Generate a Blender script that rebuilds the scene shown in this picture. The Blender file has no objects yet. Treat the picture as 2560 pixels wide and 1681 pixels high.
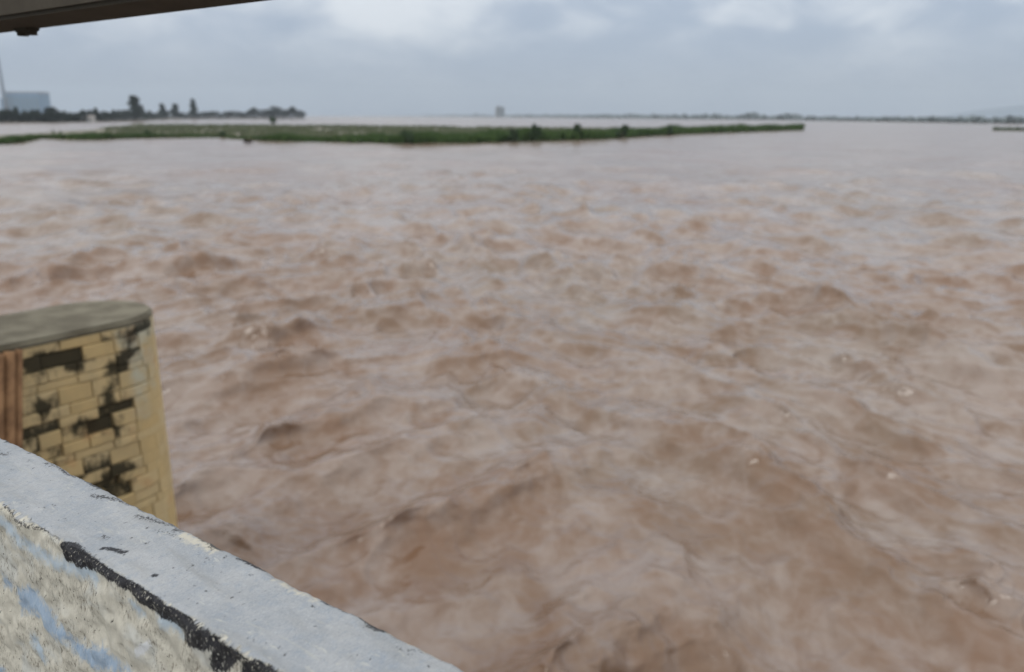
import bpy, bmesh, math, random
import numpy as np
from mathutils import Vector, noise as mnoise

random.seed(7); np.random.seed(7)
S = bpy.context.scene
COL = S.collection

# ---------------------------------------------------------------- camera
CAM = np.array([0.0, 0.0, 7.0])            # on the bridge footway, 7 m above the flood
FPX, CX, CY, HOR = 804.0, 512.0, 336.0, 116.0
PITCH = math.atan((CY - HOR) / FPX)
ROLL = math.radians(-0.20)
cam = bpy.data.cameras.new('camera'); camo = bpy.data.objects.new('camera', cam); COL.objects.link(camo)
cam.sensor_width = 36.0; cam.lens = FPX / 1024 * 36
cam.clip_start = 0.02; cam.clip_end = 40000
from mathutils import Matrix, Euler
camo.matrix_world = Matrix.Translation(Vector(CAM)) @ (Matrix.Rotation(math.pi/2 - PITCH, 4, 'X') @ Matrix.Rotation(-ROLL, 4, 'Z'))
S.camera = camo
cam.dof.use_dof = True
cam.dof.focus_distance = 1.55
cam.dof.aperture_fstop = 2.9
S.render.resolution_x, S.render.resolution_y = 1024, 672

# ---------------------------------------------------------------- render / exposure
S.render.engine = 'CYCLES'
S.cycles.use_denoising = True
S.cycles.max_bounces = 4; S.cycles.diffuse_bounces = 2; S.cycles.glossy_bounces = 2
S.cycles.volume_bounces = 0
S.cycles.use_adaptive_sampling = False
S.view_settings.view_transform = 'Standard'; S.view_settings.look = 'None'
S.view_settings.gamma = 1.0; S.view_settings.exposure = 0.74
S.view_settings.use_curve_mapping = False

# ---------------------------------------------------------------- node helper
class NT:
    def __init__(self, tree):
        self.t = tree; tree.nodes.clear()
    def n(self, typ, _in=None, **kw):
        nd = self.t.nodes.new(typ)
        for k, v in kw.items(): setattr(nd, k, v)
        for k, v in (_in or {}).items():
            s = nd.inputs[k]
            if isinstance(v, bpy.types.NodeSocket): self.t.links.new(v, s)
            else: s.default_value = v
        return nd
    def math(self, op, a, b=None, c=None, clamp=False):
        nd = self.t.nodes.new('ShaderNodeMath'); nd.operation = op; nd.use_clamp = clamp
        for i, v in enumerate((a, b, c)):
            if v is None: continue
            if isinstance(v, bpy.types.NodeSocket): self.t.links.new(v, nd.inputs[i])
            else: nd.inputs[i].default_value = v
        return nd.outputs[0]
    def mix(self, f, a, b, blend='MIX'):
        nd = self.t.nodes.new('ShaderNodeMix'); nd.data_type = 'RGBA'; nd.blend_type = blend
        for i, v in ((0, f), (6, a), (7, b)):
            if isinstance(v, bpy.types.NodeSocket): self.t.links.new(v, nd.inputs[i])
            else: nd.inputs[i].default_value = v if i == 0 else (*v[:3], 1.0)
        return nd.outputs[2]
    def ramp(self, f, stops):
        nd = self.t.nodes.new('ShaderNodeMapRange'); nd.interpolation_type = 'SMOOTHSTEP'
        self.t.links.new(f, nd.inputs[0]); nd.inputs[1].default_value = stops[0]; nd.inputs[2].default_value = stops[1]
        return nd.outputs[0]
    def noise(self, vec, scale, detail=4, rough=0.55, dist=0.0):
        return self.n('ShaderNodeTexNoise', {'Vector': vec, 'Scale': scale, 'Detail': detail, 'Roughness': rough, 'Distortion': dist}).outputs[0]

def new_mat(name):
    m = bpy.data.materials.new(name); m.use_nodes = True
    t = NT(m.node_tree); out = t.n('ShaderNodeOutputMaterial')
    p = t.n('ShaderNodeBsdfPrincipled'); m.node_tree.links.new(p.outputs[0], out.inputs[0])
    return m, t, p
def setp(t, p, **kw):
    for k, v in kw.items():
        s = p.inputs[k]
        if isinstance(v, bpy.types.NodeSocket): t.t.links.new(v, s)
        elif isinstance(v, (tuple, list)) and len(v) == 3: s.default_value = (*v, 1.0)
        else: s.default_value = v

# ---------------------------------------------------------------- world: overcast sky
SUN_EL, SUN_AZ = math.radians(52), math.radians(215)   # azimuth clockwise from +Y (behind the camera, left)
SKY_OFF = (3.1, 1.7, 0.4)
world = bpy.data.worlds.new('World'); S.world = world; world.use_nodes = True
t = NT(world.node_tree)
wout = t.n('ShaderNodeOutputWorld')
sky = t.n('ShaderNodeTexSky', sky_type='NISHITA'); sky.sun_disc = False
sky.sun_elevation = SUN_EL; sky.sun_rotation = SUN_AZ
sky.air_density = 1.0; sky.dust_density = 2.0; sky.ozone_density = 1.0
bg1 = t.n('ShaderNodeBackground', {'Color': sky.outputs[0], 'Strength': 0.07})
geo = t.n('ShaderNodeTexCoord')
sep = t.n('ShaderNodeSeparateXYZ', {0: geo.outputs['Generated']})
z = t.math('MAXIMUM', sep.outputs[2], 0.0)
P = t.n('ShaderNodeCombineXYZ', {0: sep.outputs[0], 1: sep.outputs[1], 2: t.math('MULTIPLY', z, 2.1)}).outputs[0]
mp = t.n('ShaderNodeMapping', {'Vector': P, 'Location': SKY_OFF}).outputs[0]
n1 = t.noise(mp, 3.6, 3, 0.5, 0.5)
n2 = t.noise(mp, 11.0, 5, 0.55, 0.4)
cl = t.math('ADD', t.math('MULTIPLY', n1, 0.62), t.math('MULTIPLY', n2, 0.38))
# the cloud deck is thickest low down and breaks up higher
thin = t.ramp(z, (0.045, 0.125))
cl = t.math('ADD', 0.5, t.math('MULTIPLY', t.math('SUBTRACT', cl, 0.5), t.math('ADD', 0.40, t.math('MULTIPLY', thin, 0.85))))
cl = t.math('ADD', cl, t.math('MULTIPLY', thin, 0.075))
f1 = t.ramp(cl, (0.47, 0.72))
cdark = (0.248, 0.294, 0.374); cbright = (0.50, 0.525, 0.56)
cc = t.mix(f1, cdark, cbright)
# overcast luminance rises towards the zenith
cc = t.mix(t.math("MULTIPLY", t.math("SUBTRACT", z, 0.10), 2.2, clamp=True), cc, (0.50, 0.50, 0.49))
lum = t.math('ADD', 0.92, t.math('MULTIPLY', z, 0.95))
cc = t.mix(1.0, cc, t.n('ShaderNodeCombineColor', {0: lum, 1: lum, 2: lum}).outputs[0], 'MULTIPLY')
bg2 = t.n('ShaderNodeBackground', {'Color': cc, 'Strength': 1.0})
mixs = t.n('ShaderNodeMixShader', {0: 0.86, 1: bg1.outputs[0], 2: bg2.outputs[0]})
world.node_tree.links.new(mixs.outputs[0], wout.inputs[0])

sun = bpy.data.lights.new('sun', 'SUN'); sun.energy = 0.7; sun.angle = math.radians(25); sun.color = (1.0, 0.96, 0.9)
suno = bpy.data.objects.new('sun', sun); COL.objects.link(suno)
sd = Vector((math.sin(SUN_AZ)*math.cos(SUN_EL), math.cos(SUN_AZ)*math.cos(SUN_EL), math.sin(SUN_EL)))
suno.rotation_euler = (-sd).to_track_quat('-Z', 'Y').to_euler(); suno.location = (0, -20, 60)

# ---------------------------------------------------------------- helpers
cp, sp_ = math.cos(PITCH), math.sin(PITCH)
_F = np.array([0, cp, -sp_]); _U = np.array([0, sp_, cp]); _R = np.array([1.0, 0, 0])
cr, sr = math.cos(ROLL), math.sin(ROLL)
def ray(sx, sy):                           # direction through a point measured on the 2560 px wide photograph
    x = sx / 2.5 - CX; y = CY - sy / 2.5
    x, y = x * cr - y * sr, x * sr + y * cr
    d = _F + _R * x / FPX + _U * y / FPX
    return d
def on_z(sx, sy, zz=0.0):                  # where that line of sight meets the level zz
    d = ray(sx, sy); return CAM + d * ((zz - CAM[2]) / d[2])
def at_depth(sx, sy, Y):
    d = ray(sx, sy); return CAM + d * (Y / d[1])

def link_mesh(name, verts, faces, mat, parent=None, smooth=False):
    me = bpy.data.meshes.new(name)
    me.from_pydata([tuple(v) for v in verts], [], faces); me.update()
    if smooth: me.polygons.foreach_set('use_smooth', [True] * len(me.polygons))
    me.materials.append(mat)
    o = bpy.data.objects.new(name, me); COL.objects.link(o)
    if parent: o.parent = parent
    return o
def fast_mesh(name, V, Q, mat, parent=None, smooth=False):   # numpy verts / quads or tris
    me = bpy.data.meshes.new(name); k = Q.shape[1]
    me.vertices.add(len(V)); me.vertices.foreach_set('co', V.astype(np.float32).ravel())
    me.loops.add(Q.size); me.loops.foreach_set('vertex_index', Q.astype(np.int32).ravel())
    me.polygons.add(len(Q)); me.polygons.foreach_set('loop_start', np.arange(0, Q.size, k, dtype=np.int32))
    me.polygons.foreach_set('loop_total', np.full(len(Q), k, dtype=np.int32))
    if smooth: me.polygons.foreach_set('use_smooth', np.ones(len(Q), dtype=bool))
    me.update(calc_edges=True)
    me.materials.append(mat)
    o = bpy.data.objects.new(name, me); COL.objects.link(o)
    if parent: o.parent = parent
    return o
def attr(o, name, vals):
    a = o.data.attributes.new(name, 'FLOAT', 'POINT'); a.data.foreach_set('value', np.asarray(vals, dtype=np.float32).ravel())
def tag(o, label=None, cat=None, group=None, kind=None):
    if label: o['label'] = label
    if cat: o['category'] = cat
    if group: o['group'] = group
    if kind: o['kind'] = kind
    return o
def empty(name, loc):
    o = bpy.data.objects.new(name, None); COL.objects.link(o); o.location = loc; return o
def box_bm(bm, lo, hi, mat=None):
    vs = [bm.verts.new(((hi if i & 1 else lo)[0], (hi if i & 2 else lo)[1], (hi if i & 4 else lo)[2])) for i in range(8)]
    for f in ((0,2,3,1),(4,5,7,6),(0,1,5,4),(2,6,7,3),(0,4,6,2),(1,3,7,5)): bm.faces.new([vs[i] for i in f])
    return vs
def bm_obj(name, bm, mat, parent=None, bevel=0.0, smooth=False):
    if bevel: bmesh.ops.bevel(bm, geom=list(bm.edges), offset=bevel, segments=2, affect='EDGES')
    bmesh.ops.recalc_face_normals(bm, faces=bm.faces)
    me = bpy.data.meshes.new(name); bm.to_mesh(me); bm.free()
    if smooth: me.polygons.foreach_set('use_smooth', [True]*len(me.polygons))
    me.materials.append(mat); o = bpy.data.objects.new(name, me); COL.objects.link(o)
    if parent: o.parent = parent
    return o
def tube(path, radii, sides=8):
    V = []; Fc = []
    path = [Vector(p) for p in path]
    for i, p in enumerate(path):
        d = (path[min(i+1, len(path)-1)] - path[max(i-1, 0)]).normalized()
        a = d.orthogonal().normalized(); b = d.cross(a)
        for k in range(sides):
            an = 2*math.pi*k/sides; V.append(p + (a*math.cos(an)+b*math.sin(an))*radii[i])
    for i in range(len(path)-1):
        for k in range(sides):
            k2 = (k+1) % sides; Fc.append((i*sides+k, i*sides+k2, (i+1)*sides+k2, (i+1)*sides+k))
    Fc.append(tuple(range(sides))[::-1]); Fc.append(tuple((len(path)-1)*sides+k for k in range(sides)))
    return V, Fc

# bridge frame: u runs along the bridge (to the left and away), n points out over the river
BAZ = math.radians(-54.3)
BU = np.array([math.sin(BAZ), math.cos(BAZ), 0.0]); BN = np.array([math.cos(BAZ), -math.sin(BAZ), 0.0])
def br(a, p, zz): return BU * a + BN * p + np.array([0, 0, zz])

# ================================================================= materials
def mat_water():
    m, t, p = new_mat('muddy_flood_water')
    tc = t.n('ShaderNodeTexCoord').outputs['Object']
    foam = t.n('ShaderNodeAttribute', attribute_name='foam').outputs['Fac']
    fl = t.n('ShaderNodeMapping', {'Vector': tc, 'Rotation': (0, 0, math.radians(-38)), 'Scale': (1.0, 0.62, 1.0)}).outputs[0]
    big = t.noise(tc, 0.045, 3, 0.5); mid = t.noise(tc, 0.5, 4, 0.6, 0.5)
    c = t.mix(t.ramp(big, (0.35, 0.65)), (0.158, 0.093, 0.057), (0.140, 0.095, 0.062))
    c = t.mix(t.math('MULTIPLY', t.ramp(mid, (0.35, 0.7)), 0.45), c, (0.165, 0.088, 0.051))
    # sky sheen painted into the colour, with silt and bubbles along the current
    f0 = t.noise(fl, 0.10, 4, 0.6, 0.6); f1 = t.noise(fl, 0.55, 5, 0.62, 0.9); f2 = t.noise(fl, 2.3, 4, 0.6, 0.6)
    sheen_film = t.ramp(t.math('ADD', t.math('MULTIPLY', f0, 0.30), t.math('ADD', t.math('MULTIPLY', f1, 0.42), t.math('MULTIPLY', f2, 0.28))), (0.40, 0.62))
    c = t.mix(t.math('MULTIPLY', sheen_film, 0.44), c, (0.362, 0.328, 0.308))
    fn = t.noise(tc, 9.0, 4, 0.7)
    fm = t.ramp(t.math('ADD', foam, t.math('MULTIPLY', t.math('SUBTRACT', fn, 0.5), 1.1)), (0.85, 1.35))
    c = t.mix(t.math('MULTIPLY', fm, 0.35), c, (0.36, 0.30, 0.245))
    b1 = t.noise(tc, 3.2, 5, 0.62, 0.4); b2 = t.noise(tc, 14.0, 4, 0.6)
    h = t.math('ADD', t.math('MULTIPLY', b1, 0.018), t.math('MULTIPLY', b2, 0.006))
    bump = t.n('ShaderNodeBump', {'Height': h, 'Strength': 0.8, 'Distance': 1.0})
    setp(t, p, **{'Base Color': c, 'Roughness': t.math('ADD', t.math('ADD', 0.10, t.math('MULTIPLY', t.n('ShaderNodeAttribute', attribute_name='fine_chop').outputs['Fac'], 0.12)), t.math('MULTIPLY', fm, 0.3)), 'IOR': 1.44, 'Normal': bump.outputs[0]})
    return m
def mat_simple(name, col, col2=None, scale=3.0, rough=0.8, bump=0.0, bscale=None, spec=0.5, coord='Object'):
    m, t, p = new_mat(name)
    tc = t.n('ShaderNodeTexCoord').outputs[coord]
    if col2 is not None:
        c = t.mix(t.ramp(t.noise(tc, scale, 5, 0.6), (0.35, 0.65)), col, col2)
        setp(t, p, **{'Base Color': c})
    else: setp(t, p, **{'Base Color': col})
    setp(t, p, **{'Roughness': rough, 'Specular IOR Level': spec})
    if bump:
        b = t.n('ShaderNodeBump', {'Height': t.noise(tc, bscale or scale*6, 6, 0.65), 'Strength': 1.0, 'Distance': bump})
        setp(t, p, Normal=b.outputs[0])
    return m
def mat_leaf(name, c1, c2, var=0.5):
    m, t, p = new_mat(name)
    oi = t.n('ShaderNodeNewGeometry').outputs['Random Per Island']
    c = t.mix(oi, c1, c2)
    setp(t, p, **{'Base Color': c, 'Roughness': 0.7, 'Specular IOR Level': 0.25})
    return m
def mat_masonry():
    m, t, p = new_mat('yellow_limewashed_stone')
    tc = t.n('ShaderNodeTexCoord').outputs['Object']
    wet = t.n('ShaderNodeAttribute', attribute_name='stain').outputs['Fac']
    rnd = t.n('ShaderNodeObjectInfo').outputs['Random']
    c = t.mix(t.ramp(t.noise(tc, 3.0, 4, 0.6), (0.3, 0.7)), (0.58, 0.43, 0.21), (0.48, 0.365, 0.19))
    c = t.mix(t.math('MULTIPLY', rnd, 0.35), c, (0.66, 0.57, 0.38))
    pale = t.n('ShaderNodeAttribute', attribute_name='pale').outputs['Fac']
    c = t.mix(t.math('MULTIPLY', t.ramp(t.math('ADD', pale, t.math('MULTIPLY', t.math('SUBTRACT', t.noise(tc, 5, 5, .6), .5), .8)), (0.35, 0.75)), 0.85), c, (0.50, 0.50, 0.40))
    org = t.ramp(t.noise(tc, 2.1, 3, 0.5), (0.58, 0.72))
    c = t.mix(t.math('MULTIPLY', org, 0.5), c, (0.52, 0.30, 0.14))
    # black algae patches
    mp = t.n('ShaderNodeMapping', {'Vector': tc, 'Scale': (1.0, 1.0, 0.7)}).outputs[0]
    k = t.math('ADD', wet, t.math('MULTIPLY', t.math('SUBTRACT', t.math('ADD', t.math('MULTIPLY', t.noise(mp, 6.5, 6, 0.66, 0.3), 0.6), t.math('MULTIPLY', t.noise(mp, 17.0, 4, 0.6, 0.2), 0.4)), 0.5), 2.1))
    k = t.math('ADD', k, t.math('MULTIPLY', t.math('SUBTRACT', rnd, 0.5), t.math('MULTIPLY', t.math('SUBTRACT', 1.0, t.ramp(wet, (-0.2, 0.1))), -0.0)))
    k = t.math('ADD', k, t.math('MULTIPLY', t.math('MULTIPLY', t.math('SUBTRACT', rnd, 0.56), 1.0), t.ramp(wet, (-0.1, 0.15))))
    k = t.ramp(k, (0.32, 0.80))
    c = t.mix(t.math('MULTIPLY', k, 0.93), c, (0.018, 0.018, 0.012))
    b = t.n('ShaderNodeBump', {'Height': t.noise(tc, 28, 6, 0.65), 'Strength': 0.7, 'Distance': 0.01})
    setp(t, p, **{'Base Color': c, 'Roughness': 0.9, 'Specular IOR Level': 0.2, 'Normal': b.outputs[0]})
    return m
def mat_parapet():
    m, t, p = new_mat('peeling_painted_concrete')
    A = lambda n: t.n('ShaderNodeAttribute', attribute_name=n).outputs['Fac']
    ua, uv = A('along'), A('across')
    uvv = t.n('ShaderNodeCombineXYZ', {0: ua, 1: uv, 2: 0.0}).outputs[0]
    def N(sa, sv, det=4, ro=0.6, dist=0.0, off=0.0):
        mp = t.n('ShaderNodeMapping', {'Vector': uvv, 'Location': (off, off*0.7, off*1.3), 'Scale': (sa, sv, 1.0)}).outputs[0]
        return t.noise(mp, 1.0, det, ro, dist)
    # fields (metres, positive inside)
    side, blk, scuff, blue, pblue, cream, whit = A('side'), A('black'), A('scuff'), A('blue'), A('pale_blue'), A('cream'), A('white')
    fine = N(700, 150, 3, 0.7); fine2 = N(420, 420, 4, 0.7, 0, 3.0); streak = N(420, 65, 5, 0.7, 0, 7.0)
    med = N(60, 45, 5, 0.62, 0.3, 11.0); large = N(11, 14, 4, 0.55, 0.4, 5.0); lng = N(9, 90, 5, 0.6, 0.0, 2.0)
    # ---- top: chalky blue-grey paint
    top = t.mix(t.ramp(large, (0.32, 0.68)), (0.292, 0.316, 0.345), (0.365, 0.380, 0.398))
    top = t.mix(t.math('MULTIPLY', t.ramp(med, (0.48, 0.72)), 0.45), top, (0.225, 0.275, 0.34))
    top = t.mix(t.math('MULTIPLY', t.ramp(fine, (0.50, 0.70)), 0.55), top, (0.50, 0.53, 0.56))
    top = t.mix(t.math('MULTIPLY', t.ramp(N(330, 60, 4, 0.7, 0.1, 91.0), (0.52, 0.72)), 0.5), top, (0.185, 0.22, 0.26))
    top = t.mix(t.math('MULTIPLY', t.ramp(lng, (0.58, 0.72)), 0.40), top, (0.44, 0.44, 0.40))
    top = t.mix(t.math('MULTIPLY', t.ramp(fine2, (0.54, 0.68)), 0.6), top, (0.16, 0.18, 0.20))
    grime = t.ramp(N(5, 22, 5, 0.65, 0.6, 81.0), (0.46, 0.72))
    top = t.mix(t.math('MULTIPLY', grime, 0.45), top, (0.25, 0.255, 0.25))
    top = t.mix(t.math('MULTIPLY', t.ramp(N(26, 70, 5, 0.7, 0.4, 85.0), (0.60, 0.70)), 0.6), top, (0.50, 0.50, 0.46))
    pits = t.ramp(N(95, 60, 3, 0.7, 0.2, 21.0), (0.66, 0.72))
    top = t.mix(t.math('MULTIPLY', pits, 0.85), top, (0.06, 0.06, 0.06))
    # ---- inner side: cream coat, brushed
    cr_ = t.mix(t.ramp(med, (0.3, 0.7)), (0.57, 0.550, 0.475), (0.47, 0.450, 0.385))
    cr_ = t.mix(t.math('MULTIPLY', t.ramp(streak, (0.52, 0.70)), 0.6), cr_, (0.64, 0.62, 0.53))
    cr_ = t.mix(t.math('MULTIPLY', t.ramp(large, (0.5, 0.68)), 0.5), cr_, (0.50, 0.53, 0.53))
    dirt = t.math('MULTIPLY', t.ramp(N(280, 85, 5, 0.72, 0.3, 31.0), (0.50, 0.66)), t.ramp(N(16, 12, 3, 0.5, 0.3, 15.0), (0.38, 0.56)))
    cr_ = t.mix(t.math('MULTIPLY', dirt, 0.9), cr_, (0.13, 0.11, 0.085))
    spk = t.ramp(N(130, 80, 3, 0.65, 0.3, 41.0), (0.66, 0.70))
    cr_ = t.mix(spk, cr_, (0.035, 0.03, 0.03))
    wob = t.math('MULTIPLY', t.math('SUBTRACT', N(75, 55, 5, 0.7, 0.2, 17.0), 0.5), 0.055)
    def edge(fld, w=0.004, k=1.0): return t.ramp(t.math('ADD', fld, t.math('MULTIPLY', wob, k)), (-w, w))
    cr_ = t.mix(t.math('MULTIPLY', edge(pblue, 0.012), 0.8), cr_, (0.40, 0.50, 0.60))
    bl = t.mix(t.ramp(streak, (0.4, 0.7)), (0.235, 0.345, 0.50), (0.33, 0.43, 0.54))
    cr_ = t.mix(t.math('MULTIPLY', edge(blue, 0.012, 1.3), 0.82), cr_, bl)
    cr_ = t.mix(edge(whit, 0.004, 0.4), cr_, (0.66, 0.68, 0.70))
    # top / side boundary, ragged
    sm = t.ramp(t.math('ADD', side, t.math('MULTIPLY', wob, 1.1)), (-0.006, 0.006))
    c = t.mix(sm, top, cr_)
    c = t.mix(t.math('MULTIPLY', edge(cream, 0.008, 1.2), 0.85), c, (0.53, 0.50, 0.42))
    # black tar paint, with pinholes
    fray = t.math('MULTIPLY', t.math('SUBTRACT', N(330, 110, 4, 0.7, 0.1, 51.0), 0.5), 0.022)
    bm_ = t.ramp(t.math('ADD', blk, fray), (-0.0015, 0.0015))
    holes = t.math('SUBTRACT', 1.0, t.ramp(N(300, 120, 2, 0.6, 0.0, 61.0), (0.61, 0.66)))
    bm_ = t.math('MULTIPLY', bm_, t.math('ADD', 0.12, t.math('MULTIPLY', holes, 0.88)))
    blackc = t.mix(t.ramp(fine, (0.45, 0.75)), (0.012, 0.012, 0.015), (0.06, 0.06, 0.068))
    c = t.mix(bm_, c, blackc)
    sn = t.math('MULTIPLY', t.math('SUBTRACT', N(260, 190, 4, 0.75, 0.0, 71.0), 0.52), 0.05)
    sc_ = t.ramp(t.math('ADD', scuff, sn), (-0.002, 0.003))
    c = t.mix(t.math('MULTIPLY', sc_, 0.88), c, (0.03, 0.03, 0.033))
    hgt = t.math('ADD', t.math('MULTIPLY', fine2, 0.5), t.math('ADD', t.math('MULTIPLY', t.math('MULTIPLY', streak, sm), 0.9), t.math('MULTIPLY', med, 0.25)))
    hgt = t.math('SUBTRACT', hgt, t.math('MULTIPLY', pits, 0.6))
    hgt = t.math('ADD', hgt, t.math('MULTIPLY', bm_, 0.5))
    b = t.n('ShaderNodeBump', {'Height': hgt, 'Strength': 1.0, 'Distance': 0.0026})
    rr = t.math('SUBTRACT', 0.72, t.math('MULTIPLY', bm_, 0.30))
    setp(t, p, **{'Base Color': c, 'Roughness': rr, 'Specular IOR Level': 0.3, 'Normal': b.outputs[0]})
    return m

M_WATER = mat_water()
M_MASON = mat_masonry()
M_PARA = mat_parapet()
M_CAP = mat_simple('weathered_cap_concrete', (0.165, 0.150, 0.108), (0.090, 0.078, 0.052), 2.3, 0.9, 0.02, 9)
M_CORE = mat_simple('mouldy_shade_core', (0.020, 0.019, 0.015), (0.045, 0.04, 0.03), 3.0, 0.95, 0.01, 20, 0.1)  # near-black mould colour that also stands for shade in gaps and hollows
M_RUST = mat_simple('rusty_steel', (0.30, 0.17, 0.085), (0.16, 0.085, 0.042), 4.0, 0.8, 0.004, 40, 0.3)
M_STEEL = mat_simple('dark_painted_steel', (0.058, 0.050, 0.039), (0.070, 0.061, 0.047), 6.0, 0.75, 0.002, 60, 0.1)
M_DECK = mat_simple('deck_concrete', (0.26, 0.25, 0.23), (0.19, 0.185, 0.17), 1.4, 0.9, 0.006, 30)
M_MUD = mat_simple('silty_mud', (0.15, 0.125, 0.085), (0.11, 0.11, 0.065), 0.08, 0.6, 0.0)
M_HILL = mat_simple('haze_tinted_hill', (0.12, 0.165, 0.22), (0.13, 0.175, 0.23), 0.002, 0.9)  # pale blue of the distance haze worked into the hill colour
M_BARK = mat_simple('bark', (0.10, 0.075, 0.055), (0.07, 0.055, 0.04), 2.0, 0.9)
M_REED = mat_leaf('reed_green', (0.034, 0.072, 0.016), (0.068, 0.120, 0.028))
M_BUSH = mat_leaf('bush_green', (0.028, 0.058, 0.022), (0.055, 0.095, 0.035))
M_GRASS = mat_leaf('pale_flooded_grass', (0.10, 0.125, 0.062), (0.15, 0.165, 0.10))
M_TREE = mat_leaf('tree_green', (0.008, 0.015, 0.011), (0.020, 0.032, 0.020))
M_FAR = mat_leaf('haze_tinted_far_wood', (0.16, 0.195, 0.205), (0.20, 0.235, 0.245))  # leaf colour paled to blue-grey, carrying the haze of distance
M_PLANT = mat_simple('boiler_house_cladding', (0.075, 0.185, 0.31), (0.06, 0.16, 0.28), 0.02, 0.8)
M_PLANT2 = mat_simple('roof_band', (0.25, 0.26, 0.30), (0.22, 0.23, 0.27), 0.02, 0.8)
M_GLASS = mat_simple('dark_louvre', (0.05, 0.11, 0.17), None, 1, 0.4)
M_CONC = mat_simple('pale_concrete', (0.17, 0.165, 0.16), (0.13, 0.13, 0.13), 0.05, 0.85)
M_STACK = mat_simple('blue_grey_chimney_concrete', (0.075, 0.095, 0.135), (0.06, 0.08, 0.115), 0.05, 0.85)  # even dark blue-grey, darker than the sky behind
M_WHITE = mat_simple('whitewash', (0.62, 0.61, 0.58), (0.5, 0.49, 0.46), 0.6, 0.85)
M_TILE = mat_simple('grey_sheet_roof', (0.30, 0.29, 0.28), (0.24, 0.22, 0.21), 0.6, 0.7)

# ================================================================= the river
def spectrum_tile(N, L, lmin, lmax, slope, seed, stretch=1.0, ang=0.0, crest=None):
    """periodic random wave field with wavelengths lmin..lmax, unit rms; returns height and horizontal displacement"""
    rs = np.random.RandomState(seed)
    k = np.fft.fftfreq(N, L / N) * 2 * math.pi
    KX, KY = np.meshgrid(k, k, indexing='ij')
    a = KX * math.cos(ang) + KY * math.sin(ang); b = -KX * math.sin(ang) + KY * math.cos(ang)
    K = np.sqrt((a * stretch) ** 2 + b ** 2); K[0, 0] = 1e9
    Kr = np.sqrt(KX ** 2 + KY ** 2); Kr[0, 0] = 1e9
    k0, k1 = 2 * math.pi / lmax, 2 * math.pi / lmin
    A = K ** (-slope) * np.exp(-(k0 / K) ** 4) * np.exp(-(K / k1) ** 4)
    if crest is not None:                     # long-crested waves; crest is the compass bearing of the ridges
        cth = np.abs(KX*math.cos(crest) - KY*math.sin(crest))/Kr
        A = A * cth**7
    Z = (rs.normal(size=(N, N)) + 1j * rs.normal(size=(N, N))) * A
    h = np.fft.ifft2(Z)
    dx = np.fft.ifft2(1j * KX / Kr * Z).real; dy = np.fft.ifft2(1j * KY / Kr * Z).real
    h = h.real; s = h.std()
    return (h / s).astype(np.float32), (dx / s).astype(np.float32), (dy / s).astype(np.float32), L
def sample(T, L, X, Y):
    N = T.shape[0]
    fx = (X / L * N) % N; fy = (Y / L * N) % N
    ix = np.floor(fx).astype(np.int64); iy = np.floor(fy).astype(np.int64)
    tx = (fx - ix).astype(np.float32); ty = (fy - iy).astype(np.float32)
    ix %= N; iy %= N; jx = (ix + 1) % N; jy = (iy + 1) % N
    return (T[ix, iy]*(1-tx)*(1-ty) + T[jx, iy]*tx*(1-ty) + T[ix, jy]*(1-tx)*ty + T[jx, jy]*tx*ty)

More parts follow.
